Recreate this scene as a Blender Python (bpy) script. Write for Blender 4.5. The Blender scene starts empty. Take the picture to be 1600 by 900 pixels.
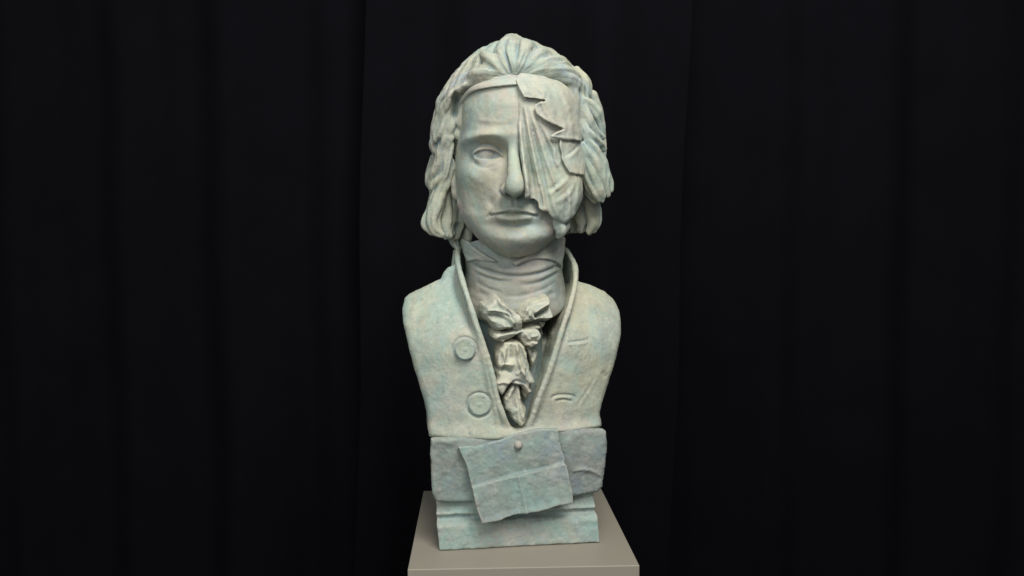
import bpy, math, random
import numpy as np
from mathutils import Vector

SC = bpy.context.scene
R = math.radians
# ------------------------------------------------------------------ camera
F_PX = 1280.0
CAM = np.array([0.0, -1.28, 0.449])
PITCH = math.atan(80.0 / F_PX)
cd = bpy.data.cameras.new('camera'); cam = bpy.data.objects.new('camera', cd)
SC.collection.objects.link(cam); SC.camera = cam
cam.location = CAM; cam.rotation_euler = (R(90) - PITCH, 0, 0)
cd.sensor_width = 36.0; cd.lens = F_PX / 1600.0 * 36.0
cd.clip_start = 0.02; cd.clip_end = 50
# ------------------------------------------------------------------ light (indoor, soft lamps)
world = bpy.data.worlds.new('World'); SC.world = world; world.use_nodes = True
world.node_tree.nodes['Background'].inputs[0].default_value = (0.80, 0.90, 1.0, 1)
world.node_tree.nodes['Background'].inputs[1].default_value = 0.14
def area(name, loc, target, size, watts, col):
    l = bpy.data.lights.new(name, 'AREA'); l.shape = 'SQUARE'; l.size = size; l.energy = watts; l.color = col
    o = bpy.data.objects.new(name, l); SC.collection.objects.link(o); o.location = loc
    o.rotation_euler = (Vector(target) - Vector(loc)).to_track_quat('-Z', 'Y').to_euler()
    return o
area('key_lamp', (0.40, -1.35, 2.05), (0, 0, 0.42), 1.05, 58, (1.0, 0.975, 0.92))
area('fill_lamp', (-0.9, -2.5, 1.15), (0, 0, 0.40), 2.0, 32, (0.975, 1.0, 0.96))
vs = SC.view_settings
vs.view_transform = 'Standard'; vs.look = 'None'; vs.exposure = 0.0; vs.gamma = 1.0
SC.cycles.max_bounces = 6

# ------------------------------------------------------------------ measuring helpers
def rays(yaw):
    """camera position and pixel->ray in the frame of a part turned by yaw about the bust's axis"""
    c, s = math.cos(yaw), math.sin(yaw)
    M = np.array([[c, s, 0], [-s, c, 0], [0, 0, 1.0]])
    o = M @ CAM
    def ray(px, py):
        u, v = (px - 800) / F_PX, -(py - 450) / F_PX
        d = np.array([u, math.cos(PITCH) + v * math.sin(PITCH), -math.sin(PITCH) + v * math.cos(PITCH)])
        return M @ d
    return o, ray
class Frame:
    def __init__(s, deg):
        s.yaw = R(deg); s.o, s.ray = rays(s.yaw)
    def at(s, px, py, y):
        d = s.ray(px, py); t = (y - s.o[1]) / d[1]; return s.o + d * t
    def hit(s, px, py, fn, t0=0.95, t1=1.5):
        d = s.ray(px, py); d = d / np.linalg.norm(d)
        ts = np.linspace(t0, t1, 600); P = s.o[None] + d[None] * ts[:, None]
        f = fn(P[:, 0], P[:, 1], P[:, 2]); k = np.nonzero(f < 0)[0]
        if len(k) == 0: k = [int(np.argmin(f))]
        return P[k[0]]
HF = Frame(-2.5)      # head
NF = Frame(0.0)       # neck
BF = Frame(8.0)       # torso and base
# ------------------------------------------------------------------ field helpers
f32 = np.float32
def smin(a, b, k):
    h = np.maximum(k - np.abs(a - b), 0) / k
    return np.minimum(a, b) - h * h * (k * 0.25)
def smax(a, b, k): return -smin(-a, -b, k)
def sstep(a, b, x):
    t = np.clip((x - a) / (b - a), 0, 1); return t * t * (3 - 2 * t)
class Grid:
    def __init__(s, lo, hi, h):
        s.lo = np.array(lo, float); s.h = h
        n = [int(math.ceil((hi[i] - lo[i]) / h)) + 1 for i in range(3)]
        ax = [(lo[i] + np.arange(n[i]) * h).astype(f32) for i in range(3)]
        s.ax = ax; s.n = n
        s.X = ax[0][:, None, None]; s.Y = ax[1][None, :, None]; s.Z = ax[2][None, None, :]
        s.F = np.full(n, 1.0, f32)
    def sub(s, lo, hi):
        sl = []
        for i in range(3):
            a = max(0, int((lo[i] - s.lo[i]) / s.h)); b = min(s.n[i], int((hi[i] - s.lo[i]) / s.h) + 2)
            if b <= a: return None
            sl.append(slice(a, b))
        sl = tuple(sl)
        return sl, s.X[sl[0]], s.Y[:, sl[1]], s.Z[:, :, sl[2]]
    def blend(s, lo, hi, fn, k=0.003, op='add', amt=1.0):
        r = s.sub(lo, hi)
        if r is None: return
        sl, X, Y, Z = r
        d = fn(X, Y, Z).astype(f32)
        if op == 'add': s.F[sl] = smin(s.F[sl], d, k)
        elif op == 'cut': s.F[sl] = smax(s.F[sl], -d, k)
    def ball(s, c, r, k=0.004, op='add'):
        r = np.array([r] * 3 if np.isscalar(r) else r, float); m = r + k + 0.004; c = np.array(c, float)
        def fn(X, Y, Z):
            q = np.sqrt(((X - c[0]) / r[0]) ** 2 + ((Y - c[1]) / r[1]) ** 2 + ((Z - c[2]) / r[2]) ** 2)
            return (q - 1) * r.min() if r.min() > 0.75 * r.max() else (q - 1) * (r.prod() ** (1 / 3.)) * 0.8
        s.blend(c - m, c + m, fn, k, op)
    def tube(s, P, rad, k=0.003, ridges=0, amp=0.1, twist=0.0, phase=0.0, n=None, flat=None):
        P = np.array(P, float); rad = np.array(rad, float)
        P, rad = curve(P, rad, n or max(8, 4 * len(P)))
        m = rad.max() * 1.3 + k + 0.003
        lo, hi = P.min(0) - m, P.max(0) + m
        r = s.sub(lo, hi)
        if r is None: return
        sl, X, Y, Z = r
        shp = (X.shape[0], Y.shape[1], Z.shape[2])
        best = np.full(shp, 1.0, f32)
        T = np.diff(P, axis=0); L = np.linalg.norm(T, axis=1) + 1e-9; T = T / L[:, None]
        N = np.cross(T[0], [0.3, 0.2, 0.9]); N /= np.linalg.norm(N)
        acc = 0.0
        for i in range(len(T)):
            a = P[i]; t = T[i]
            N = N - t * N.dot(t); N /= np.linalg.norm(N) + 1e-9; B = np.cross(t, N)
            # only voxels near this segment
            mm = max(rad[i], rad[i + 1]) * 1.3 + k + 0.003
            slo, shi = np.minimum(P[i], P[i + 1]) - mm, np.maximum(P[i], P[i + 1]) + mm
            q = s.sub(slo, shi)
            if q is None: continue
            s2, x, y, z = q
            x = x - a[0]; y = y - a[1]; z = z - a[2]
            u = np.clip((x * t[0] + y * t[1] + z * t[2]) / L[i], 0, 1).astype(f32)
            vx, vy, vz = x - u * (t[0] * L[i]), y - u * (t[1] * L[i]), z - u * (t[2] * L[i])
            d = np.sqrt(vx * vx + vy * vy + vz * vz)
            rr = rad[i] + (rad[i + 1] - rad[i]) * u
            if ridges:
                ang = np.arctan2(vx * B[0] + vy * B[1] + vz * B[2], vx * N[0] + vy * N[1] + vz * N[2])
                cc = np.abs(np.cos(0.5 * (ridges * ang + phase + twist * (acc + u * L[i]))))
                rr = rr * (1 + amp * (cc * 1.6 - 1.0))
            rel = tuple(slice(s2[j].start - sl[j].start, s2[j].stop - sl[j].start) for j in range(3))
            best[rel] = np.minimum(best[rel], (d - rr).astype(f32))
            acc += L[i]
        s.F[sl] = smin(s.F[sl], best, k)
def curve(P, rad, n):
    m = len(P); out = []; ro = []
    Q = np.vstack([2 * P[0] - P[1], P, 2 * P[-1] - P[-2]]); rr = np.concatenate([[rad[0]], rad, [rad[-1]]])
    for s in np.linspace(0, m - 1 - 1e-6, n):
        i = int(s); t = s - i
        a, b, c, d = Q[i], Q[i + 1], Q[i + 2], Q[i + 3]
        out.append(0.5 * (2 * b + (c - a) * t + (2 * a - 5 * b + 4 * c - d) * t * t + (3 * b - a - 3 * c + d) * t ** 3))
        ro.append(rr[i + 1] * (1 - t) + rr[i + 2] * t)
    return np.array(out), np.array(ro)
def seg2(U, V, A):
    """distance field to a 2D polyline, with the parameter (0..1) of the nearest point"""
    best = np.full(np.broadcast(U, V).shape, 1e3, f32); par = np.zeros_like(best)
    A = np.array(A, float); L = np.linalg.norm(np.diff(A, axis=0), axis=1); tot = L.sum() + 1e-9; acc = 0
    for i in range(len(A) - 1):
        d = A[i + 1] - A[i]; u = np.clip(((U - A[i, 0]) * d[0] + (V - A[i, 1]) * d[1]) / (L[i] ** 2 + 1e-12), 0, 1)
        q = np.sqrt((U - A[i, 0] - u * d[0]) ** 2 + (V - A[i, 1] - u * d[1]) ** 2)
        k = q < best; best[k] = q[k]; par[k] = ((acc + u * L[i]) / tot)[k]; acc += L[i]
    return best, par
def smooth_line(A, n=24):
    A = np.array(A, float)
    return curve(np.column_stack([A, np.zeros(len(A))]), np.ones(len(A)), n)[0][:, :2] if len(A) > 2 else A
def ridge2(U, V, A, w, amp, taper=0.18, smooth=True, sharp=False):
    if smooth: A = smooth_line(A)
    d, t = seg2(U, V, A)
    e = np.clip(np.minimum(t, 1 - t) / taper, 0, 1) if taper else 1.0
    e = np.sqrt(e) if taper else 1.0
    g = np.exp(-np.abs(d) / w) if sharp else np.exp(-(d / w) ** 2)
    return (amp * e * g).astype(f32)
def gauss2(U, V, c, su, sv, amp, rot=0.0):
    c0, s0 = math.cos(rot), math.sin(rot); a, b = U - c[0], V - c[1]
    return (amp * np.exp(-((a * c0 + b * s0) / su) ** 2 - ((-a * s0 + b * c0) / sv) ** 2)).astype(f32)
def poly2(U, V, A):
    """signed distance to a polygon (negative inside)"""
    A = np.array(A, float); n = len(A); shp = np.broadcast(U, V).shape
    U = np.broadcast_to(U, shp); V = np.broadcast_to(V, shp)
    best = np.full(shp, 1e6); ins = np.zeros(shp, bool)
    for i in range(n):
        a, b = A[i], A[(i + 1) % n]; d = b - a
        u = np.clip(((U - a[0]) * d[0] + (V - a[1]) * d[1]) / (d @ d + 1e-12), 0, 1)
        best = np.minimum(best, (U - a[0] - u * d[0]) ** 2 + (V - a[1] - u * d[1]) ** 2)
        if abs(d[1]) > 1e-12:
            c = ((a[1] > V) != (b[1] > V)) & (U < d[0] * (V - a[1]) / d[1] + a[0]); ins ^= c
    r = np.sqrt(best).astype(f32); r[ins] *= -1
    return r
_lat = {}
def vnoise(P, scale, seed=0):
    rs = _lat.setdefault(seed, np.random.RandomState(seed).rand(32, 32, 32).astype(f32))
    q = P * scale + 100.0; i = np.floor(q).astype(int); t = q - i; t = t * t * (3 - 2 * t); i &= 31; j = (i + 1) & 31
    x, y, z = t[..., 0], t[..., 1], t[..., 2]
    def g(a, b, c): return rs[a[..., 0], b[..., 1], c[..., 2]]
    c00 = g(i, i, i) * (1 - x) + g(j, i, i) * x; c10 = g(i, j, i) * (1 - x) + g(j, j, i) * x
    c01 = g(i, i, j) * (1 - x) + g(j, i, j) * x; c11 = g(i, j, j) * (1 - x) + g(j, j, j) * x
    return ((c00 * (1 - y) + c10 * y) * (1 - z) + (c01 * (1 - y) + c11 * y) * z) * 2 - 1
def noise2(U, V, scale, seed=0):
    U, V = np.broadcast_arrays(U, V)
    return vnoise(np.stack([U, V, np.zeros_like(U)], -1), scale, seed)
# ------------------------------------------------------------------ surface nets
CORN = np.array([[i, j, k] for i in (0, 1) for j in (0, 1) for k in (0, 1)])
EDG = [(a, b) for a in range(8) for b in range(a + 1, 8) if np.abs(CORN[a] - CORN[b]).sum() == 1]
def nets(G):
    F = G.F; S = F < 0
    cnt = np.zeros([n - 1 for n in F.shape], np.uint8)
    for c in CORN: cnt += S[c[0]:S.shape[0] - 1 + c[0], c[1]:S.shape[1] - 1 + c[1], c[2]:S.shape[2] - 1 + c[2]]
    I = np.argwhere((cnt > 0) & (cnt < 8))
    idx = np.full(cnt.shape, -1, np.int32); idx[I[:, 0], I[:, 1], I[:, 2]] = np.arange(len(I))
    vals = np.stack([F[I[:, 0] + c[0], I[:, 1] + c[1], I[:, 2] + c[2]] for c in CORN], 1)
    acc = np.zeros((len(I), 3)); num = np.zeros(len(I))
    for a, b in EDG:
        fa, fb = vals[:, a], vals[:, b]; m = (fa < 0) != (fb < 0)
        t = np.where(m, fa / np.where(m, fa - fb, 1), 0)
        acc += m[:, None] * (CORN[a] + t[:, None] * (CORN[b] - CORN[a])); num += m
    V = (I + acc / num[:, None]) * G.h + G.lo
    Q = []
    for ax in range(3):
        o1, o2 = [(1, 2), (2, 0), (0, 1)][ax]
        a = [slice(None)] * 3; b = [slice(None)] * 3; a[ax] = slice(0, -1); b[ax] = slice(1, None)
        for o in (o1, o2):
            a[o] = slice(1, -1); b[o] = slice(1, -1)
        sa, sb = S[tuple(a)], S[tuple(b)]
        for flip, m in ((False, sa & ~sb), (True, ~sa & sb)):
            E = np.argwhere(m)
            if len(E) == 0: continue
            E[:, o1] += 1; E[:, o2] += 1
            def g(d1, d2):
                q = E.copy(); q[:, o1] -= d1; q[:, o2] -= d2; return idx[q[:, 0], q[:, 1], q[:, 2]]
            quad = np.stack([g(1, 1), g(0, 1), g(0, 0), g(1, 0)], 1)
            if flip: quad = quad[:, ::-1]
            Q.append(quad)
    Q = np.vstack(Q); Q = Q[(Q >= 0).all(1)]
    return V, Q
def normals(V, Q):
    n = np.cross(V[Q[:, 2]] - V[Q[:, 0]], V[Q[:, 3]] - V[Q[:, 1]]); N = np.zeros_like(V)
    for k in range(4):
        for j in range(3): N[:, j] += np.bincount(Q[:, k], n[:, j], len(V))
    return N / (np.linalg.norm(N, axis=1)[:, None] + 1e-12)
def relax(V, Q, it, lam=0.5):
    E = np.vstack([Q[:, [0, 1]], Q[:, [1, 2]], Q[:, [2, 3]], Q[:, [3, 0]]])
    deg = np.bincount(E[:, 0], minlength=len(V)) + np.bincount(E[:, 1], minlength=len(V))
    for _ in range(it):
        A = np.zeros_like(V)
        for j in range(3): A[:, j] = np.bincount(E[:, 0], V[E[:, 1], j], len(V)) + np.bincount(E[:, 1], V[E[:, 0], j], len(V))
        V = V + lam * (A / deg[:, None] - V)
    return V
def biggest(V, Q, keep=400):
    lab = np.arange(len(V)); E = np.vstack([Q[:, [0, 1]], Q[:, [1, 2]], Q[:, [2, 3]], Q[:, [3, 0]]])
    for _ in range(200):
        m = np.minimum(lab[E[:, 0]], lab[E[:, 1]]); new = lab.copy()
        np.minimum.at(new, lab[E[:, 0]], m); np.minimum.at(new, lab[E[:, 1]], m)
        while True:
            n2 = new[new]
            if (n2 == new).all(): break
            new = n2
        if (new == lab).all(): break
        lab = new
    c = np.bincount(lab, minlength=len(V)); good = lab == c.argmax()
    mp = np.cumsum(good) - 1; Q = Q[good[Q].all(1)]
    return V[good], mp[Q]
TRIS = [0]
def mesh_from(name, V, Q, mat, parent=None, yaw=0.0, smooth=True):
    me = bpy.data.meshes.new(name); n = len(Q); k = Q.shape[1]
    me.vertices.add(len(V)); me.vertices.foreach_set('co', np.asarray(V, f32).ravel())
    me.loops.add(n * k); me.loops.foreach_set('vertex_index', Q.astype(np.int32).ravel())
    me.polygons.add(n); me.polygons.foreach_set('loop_start', np.arange(0, n * k, k, dtype=np.int32))
    me.polygons.foreach_set('loop_total', np.full(n, k, np.int32))
    me.polygons.foreach_set('use_smooth', np.full(n, smooth)); me.update(calc_edges=True); me.validate()
    me.materials.append(mat); o = bpy.data.objects.new(name, me); SC.collection.objects.link(o)
    o.parent = parent; o.rotation_euler[2] = yaw; TRIS[0] += n * 2
    return o
def sculpt(name, G, mat, parent, frame, rough=(), it=1, flow=None):
    V, Q = nets(G); V, Q = biggest(V, Q); V = relax(V, Q, it)
    if flow is not None:
        N = normals(relax(V, Q, 4), Q); V = V + N * flow(V)[:, None]
    if rough:
        N = normals(V, Q); d = np.zeros(len(V))
        for sc, amp, seed in rough: d += amp * vnoise(V, sc, seed)
        V = V + N * d[:, None]
    py = parent['_yaw'] if parent is not None and '_yaw' in parent else 0.0
    o = mesh_from(name, V, Q, mat, parent, frame.yaw - py)
    print(name, len(V)); return o
def extrude(G, D2, yf, yb, r, taper=0.0, y0=-0.11):
    """rounded extrusion along y: D2 field over (x,z), yf/yb front and back"""
    Y = G.Y; b = np.maximum(yf[:, None, :] - Y, Y - yb) + r; a = D2[:, None, :] + r + taper * np.maximum(Y - y0, 0)
    return np.sqrt(np.maximum(a, 0) ** 2 + np.maximum(b, 0) ** 2) + np.minimum(np.maximum(a, b), 0) - r

# ------------------------------------------------------------------ materials
def patina(name, base=(0.40, 0.41, 0.33), teal=0.45, blue=0.3, pink=0.3, speck=0.5, bump=1.0, shift=0.0, hollow_tint=0.5, ochre=0.45, gain=1.0):
    m = bpy.data.materials.new(name); m.use_nodes = True; nt = m.node_tree; nt.nodes.clear()
    N = nt.nodes.new; K = nt.links.new
    out = N('ShaderNodeOutputMaterial'); b = N('ShaderNodeBsdfPrincipled'); K(b.outputs[0], out.inputs[0])
    b.inputs['Roughness'].default_value = 0.72
    b.inputs['Specular IOR Level'].default_value = 0.25
    tc = N('ShaderNodeTexCoord'); mp = N('ShaderNodeMapping'); K(tc.outputs['Object'], mp.inputs[0])
    mp.inputs['Location'].default_value = (shift, shift * 0.7, shift * 1.3)
    def noise(scale, det=6, rough=0.6, dist=0.0):
        n = N('ShaderNodeTexNoise'); K(mp.outputs[0], n.inputs['Vector']); n.inputs['Scale'].default_value = scale
        n.inputs['Detail'].default_value = det; n.inputs['Roughness'].default_value = rough
        n.inputs['Distortion'].default_value = dist; return n.outputs[0]
    def rng(x, a, c, lo=0.0, hi=1.0):
        r = N('ShaderNodeMapRange'); K(x, r.inputs[0]); r.inputs[1].default_value = a; r.inputs[2].default_value = c
        r.inputs[3].default_value = lo; r.inputs[4].default_value = hi; return r.outputs[0]
    def mix(a, col, fac):
        x = N('ShaderNodeMix'); x.data_type = 'RGBA'; K(fac, x.inputs[0])
        if isinstance(a, tuple): x.inputs[6].default_value = (*a, 1)
        else: K(a, x.inputs[6])
        if isinstance(col, tuple): x.inputs[7].default_value = (*col, 1)
        else: K(col, x.inputs[7])
        return x.outputs[2]
    dk = (base[0] * 0.78, base[1] * 0.80, base[2] * 0.83); lt = (base[0] * 1.28, base[1] * 1.25, base[2] * 1.18)
    c = mix(dk, lt, rng(noise(30, 10, 0.84), 0.37, 0.63))
    c = mix(c, (0.44, 0.42, 0.28), rng(noise(6.5, 6, 0.65, 0.5), 0.48, 0.62, 0, ochre))
    c = mix(c, (0.47, 0.395, 0.36), rng(noise(12, 7, 0.7, 0.6), 0.50, 0.64, 0, pink))
    c = mix(c, (0.27, 0.43, 0.395), rng(noise(9, 9, 0.75, 0.8), 0.47, 0.60, 0, teal))
    c = mix(c, (0.25, 0.335, 0.425), rng(noise(16, 8, 0.75, 0.5), 0.51, 0.64, 0, blue))
    # darker blue-grey tint in hollows, paler tint on raised edges
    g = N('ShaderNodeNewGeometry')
    c = mix(c, (0.22, 0.285, 0.305), rng(g.outputs['Pointiness'], 0.494, 0.465, 0, hollow_tint))
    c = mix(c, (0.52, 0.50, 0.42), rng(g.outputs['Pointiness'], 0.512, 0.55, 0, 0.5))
    c = mix(c, (0.19, 0.235, 0.225), rng(noise(95, 9, 0.82), 0.55, 0.66, 0, speck))
    c = mix(c, (0.52, 0.545, 0.48), rng(noise(80, 10, 0.85), 0.54, 0.66, 0, speck))
    if gain != 1.0:
        hs = N('ShaderNodeHueSaturation'); hs.inputs['Value'].default_value = gain; hs.inputs['Saturation'].default_value = 0.95; K(c, hs.inputs['Color']); c = hs.outputs[0]
    K(c, b.inputs['Base Color'])
    bp = N('ShaderNodeBump'); bp.inputs['Strength'].default_value = 0.55 * bump; bp.inputs['Distance'].default_value = 0.0022
    ad = N('ShaderNodeMath'); ad.operation = 'ADD'; K(noise(210, 6, 0.7), ad.inputs[0]); K(noise(60, 6, 0.65), ad.inputs[1])
    K(ad.outputs[0], bp.inputs['Height']); K(bp.outputs[0], b.inputs['Normal'])
    K(rng(noise(40, 4), 0.3, 0.7, 0.62, 0.85), b.inputs['Roughness'])
    return m
M_FACE = patina('patina_face', (0.375, 0.37, 0.305), teal=0.50, blue=0.38, pink=0.75, speck=0.32, bump=0.6, ochre=0.7, hollow_tint=0.7)
M_HAIR = patina('patina_hair', (0.365, 0.378, 0.312), teal=0.50, blue=0.55, pink=0.50, speck=0.35, bump=0.7, shift=1.0, hollow_tint=0.9, ochre=0.6)
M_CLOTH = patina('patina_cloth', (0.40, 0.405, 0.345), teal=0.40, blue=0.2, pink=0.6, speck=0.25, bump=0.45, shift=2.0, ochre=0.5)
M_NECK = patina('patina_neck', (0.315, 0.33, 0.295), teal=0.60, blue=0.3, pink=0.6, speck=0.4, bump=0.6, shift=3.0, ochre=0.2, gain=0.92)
M_BOW = patina('patina_bow', (0.49, 0.485, 0.395), teal=0.35, blue=0.25, pink=0.4, speck=0.5, bump=0.9, shift=4.0, hollow_tint=0.55)
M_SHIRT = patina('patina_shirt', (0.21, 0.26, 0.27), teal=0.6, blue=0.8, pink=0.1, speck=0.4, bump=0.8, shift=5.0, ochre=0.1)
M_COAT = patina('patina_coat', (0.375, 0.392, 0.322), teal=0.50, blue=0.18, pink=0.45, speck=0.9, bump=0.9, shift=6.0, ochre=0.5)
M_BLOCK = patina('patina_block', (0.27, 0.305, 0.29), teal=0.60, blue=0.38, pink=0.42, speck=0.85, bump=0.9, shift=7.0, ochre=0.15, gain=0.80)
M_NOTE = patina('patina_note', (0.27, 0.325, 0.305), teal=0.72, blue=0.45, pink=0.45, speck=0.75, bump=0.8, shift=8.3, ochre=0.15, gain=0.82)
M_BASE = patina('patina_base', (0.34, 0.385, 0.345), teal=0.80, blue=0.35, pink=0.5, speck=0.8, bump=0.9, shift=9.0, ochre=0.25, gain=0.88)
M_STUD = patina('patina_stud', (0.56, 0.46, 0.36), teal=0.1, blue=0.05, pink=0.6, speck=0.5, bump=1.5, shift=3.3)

# ------------------------------------------------------------------ the bust
root = bpy.data.objects.new('portrait_bust', None); SC.collection.objects.link(root)
root['label'] = 'verdigris bust of a long-haired figure with cloth over one eye, standing on grey pedestal'
root['category'] = 'statue'
root.rotation_euler[2] = BF.yaw; root['_yaw'] = BF.yaw

# ---- head: horizontal sections
def table(rows, col, z):
    zz = np.array([r[0] for r in rows]); vv = np.array([r[col] for r in rows])
    zf = np.linspace(zz[0], zz[-1], 400); v = np.interp(zf, zz, vv)
    k = np.hanning(17); k /= k.sum(); v = np.convolve(np.pad(v, 8, mode='edge'), k, 'valid')
    return np.interp(z, zf, v).astype(f32)
X0 = 0.0085
HEAD = [ # z, half width, front y, back y, y of the widest point
 (0.408, 0.004, -0.088, -0.070, -0.078), (0.4165, 0.012, -0.088, -0.040, -0.070), (0.421, 0.024, -0.097, -0.020, -0.062),
 (0.428, 0.036, -0.109, 0.00, -0.055), (0.439, 0.050, -0.1195, 0.02, -0.045), (0.449, 0.0615, -0.124, 0.04, -0.035),
 (0.466, 0.077, -0.118, 0.07, -0.025), (0.481, 0.085, -0.1195, 0.09, -0.02), (0.499, 0.089, -0.119, 0.11, -0.015),
 (0.5275, 0.0925, -0.119, 0.13, -0.010), (0.568, 0.097, -0.1195, 0.135, 0.0), (0.604, 0.0955, -0.124, 0.138, 0.01),
 (0.635, 0.092, -0.122, 0.138, 0.012), (0.662, 0.089, -0.113, 0.13, 0.015), (0.69, 0.080, -0.094, 0.115, 0.015),
 (0.715, 0.064, -0.065, 0.09, 0.015), (0.733, 0.040, -0.03, 0.06, 0.015), (0.745, 0.008, 0.005, 0.025, 0.015)]
def section(rows, X, Y, Z, x0, nf=2.25, nb=2.0):
    w, yf, yb, yc = (table(rows, i, Z) for i in (1, 2, 3, 4))
    a = np.abs(X - x0); b = Y - yc
    d = np.where(b < 0, yc - yf, yb - yc)
    rho = (np.power(a / w + 1e-6, nf) + np.power(np.abs(b) / d + 1e-6, nf)) ** (1.0 / nf)
    r = np.sqrt(a * a + b * b)
    return (r - r / rho).astype(f32)
def head0(X, Y, Z): return section(HEAD, X, Y, Z, X0)
def H(px, py, off=0.0): return HF.hit(px, py, head0)
def HP(pts): return [tuple(H(*p)[[0, 2]]) for p in pts]
hh = 0.00135
G = Grid((-0.13, -0.185, 0.395), (0.15, 0.10, 0.70), hh)
G.F = np.maximum(head0(G.X, G.Y, G.Z), 0 * G.X)if False else head0(G.X, G.Y, G.Z)
G.F = smax(G.F, 0.4185 + 0.10 * np.maximum(0, -0.095 - G.Y) * 0 - G.Z, 0.012)
U, W = G.X[:, 0, :], G.Z[0]          # (nx,1),(1,nz)
D = np.zeros((G.n[0], G.n[2]), f32)
def rd(pts, w, amp, **k):
    global D
    D += ridge2(U, W, HP(pts), w * 1e-3, amp * 1e-3, **k)
def gs(p, su, sv, amp, rot=0.0):
    global D
    c = H(*p); D += gauss2(U, W, (c[0], c[2]), su * 1e-3, sv * 1e-3, amp * 1e-3, rot)
mir = lambda px: 2 * 803.5 - px
# planes of the face (both halves; the far one is mostly under the cloth)
for q in (lambda x: x, mir):
    gs((q(756), 238), 25, 14, -14.5)
    gs((q(783), 236), 9.5, 12, -10.5)
    gs((q(757), 213), 27, 8.0, 7.8, 0.05 if q(700) == 700 else -0.05)
    gs((q(729), 218), 8, 9, 3.0)
    gs((q(733), 274), 18, 15, 5.5, -0.3)
    gs((q(746), 320), 15, 22, -5.5)
    gs((q(717), 205), 12, 20, -3.5)
    gs((q(778), 300), 9, 12, 3.0)
    gs((q(768), 318), 6, 12, -2.0, 0.5)
    gs((q(770), 268), 10, 7, -2.0)
rd([(735, 224), (742, 216), (753, 211), (767, 210), (780, 214), (789, 222)], 6.0, 2.4)
gs((803, 213), 12, 12, 2.5)
gs((803, 325), 25, 18, 6.5)
gs((803, 352), 22, 6.5, -6.0)
gs((803, 375), 20, 12, 7.0)
gs((770, 352), 12, 10, -2.0); gs((836, 352), 12, 10, -2.0)
gs((803, 380), 4, 9, -1.0)
gs((803, 165), 40, 22, 2.0)
rd([(745, 187), (770, 190), (800, 189)], 3.0, 0.5); rd([(742, 193), (770, 196), (798, 195)], 3.0, -0.5)
rd([(784, 303), (775, 310), (767, 322)], 4.0, -1.8)
# apply
def front_w(Y): return sstep(0.0, -0.05, Y)
G.F -= D[:, None, :] * front_w(G.Y)
# nose
def nz(px, py, y): return HF.at(px, py, y)
nose = [nz(803, 218, -0.118), nz(802.5, 240, -0.1235), nz(803, 262, -0.139), nz(805, 283, -0.1525), nz(805.5, 292, -0.153)]
G.tube(nose, [0.0090, 0.0080, 0.0095, 0.0115, 0.0122], k=0.013)
G.ball(nz(805, 291, -0.1550), 0.0125, 0.008)
for sx in (-1, 1):
    G.ball(nz(804 + sx * 14.5, 296.5, -0.137), (0.0092, 0.0125, 0.0092), 0.006)
G.tube([nz(805, 300, -0.150), nz(804.5, 306, -0.130)], [0.0055, 0.005], k=0.004)
for sx in (-1, 1):
    G.ball(nz(804.5 + sx * 9.5, 303.5, -0.142), (0.0038, 0.0065, 0.0032), 0.002, 'cut')
# wing crease, lips
D = np.zeros_like(D)
def rn(pts, w, amp, **k):      # points measured on the nose / muzzle plane
    global D
    D += ridge2(U, W, [tuple(HF.at(px, py, -0.128)[[0, 2]]) for px, py in pts], w * 1e-3, amp * 1e-3, **k)
rn([(786, 288), (781, 293), (779.5, 300), (783, 305)], 1.8, -2.4)
rn([(797, 310), (798, 322)], 1.6, 0.9); rn([(807, 310), (806, 322)], 1.6, 0.9); rn([(802, 309), (802, 323)], 2.4, -1.8)
rn([(767, 334.5), (782, 330), (793, 327), (798, 326), (802, 327.5), (806, 326), (812, 327), (824, 330.5), (839, 336)], 3.2, 4.8)
rn([(774, 340), (788, 342.0), (802, 343.5), (817, 342.0), (832, 340)], 4.8, 6.4)
rn([(763, 335.5), (772, 335), (784, 333.2), (795, 333.8), (802, 335.2), (809, 333.8), (821, 333.6), (833, 336), (843, 338)], 1.7, -4.8, taper=0.06)
rn([(764, 335), (761, 338)], 2.6, -2.5, taper=0); rn([(776, 348), (802, 353), (828, 348)], 3, -1.5)
G.F -= D[:, None, :] * front_w(G.Y + 0.05)
# eye: lids round a ball, almond opening
E0 = HF.at(759.5, 240.8, -0.0865)
E0 = np.array(E0)
def almond(px):
    up = [(735.5, 242.5), (741, 238), (748, 234.8), (757, 233.2), (767, 234.0), (776, 237.3), (785, 243)]
    dn = [(776, 246.3), (768, 247.8), (758, 248.2), (748, 247.4), (741, 245.6)]
    return [tuple(HF.at(a, b, -0.108)[[0, 2]]) for a, b in smooth_px(up) + smooth_px([up[-1]] + dn + [up[0]])[1:-1]]
def smooth_px(p):
    A = smooth_line(p, 14); return [tuple(x) for x in A]
AL = poly2(U, W, almond(0))
lo, hi = E0 - 0.035, E0 + 0.035
r_ = G.sub(lo, hi); sl, X, Y, Z = r_
lid = np.sqrt((X - E0[0]) ** 2 + (Y - E0[1]) ** 2 + (Z - E0[2]) ** 2) - 0.0212
al = AL[sl[0], None, sl[2]]
f = smin(G.F[sl], lid, 0.006)
f = smax(f, -np.maximum(al + 0.0007, Y - (E0[1] - 0.0115)), 0.0016)
eyeb = np.sqrt((X - E0[0]) ** 2 + (Y - E0[1]) ** 2 + (Z - E0[2]) ** 2) - 0.0170
f = np.minimum(f, eyeb)
G.F[sl] = f
D = np.zeros_like(D)
def re(pts, w, amp, **k):
    global D
    D += ridge2(U, W, [tuple(HF.at(px, py, -0.108)[[0, 2]]) for px, py in pts], w * 1e-3, amp * 1e-3, **k)
re([(733, 239), (740, 231.5), (748, 227), (757, 225.2), (768, 226.5), (777, 230.5), (786, 238)], 1.6, -2.6)
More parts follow.
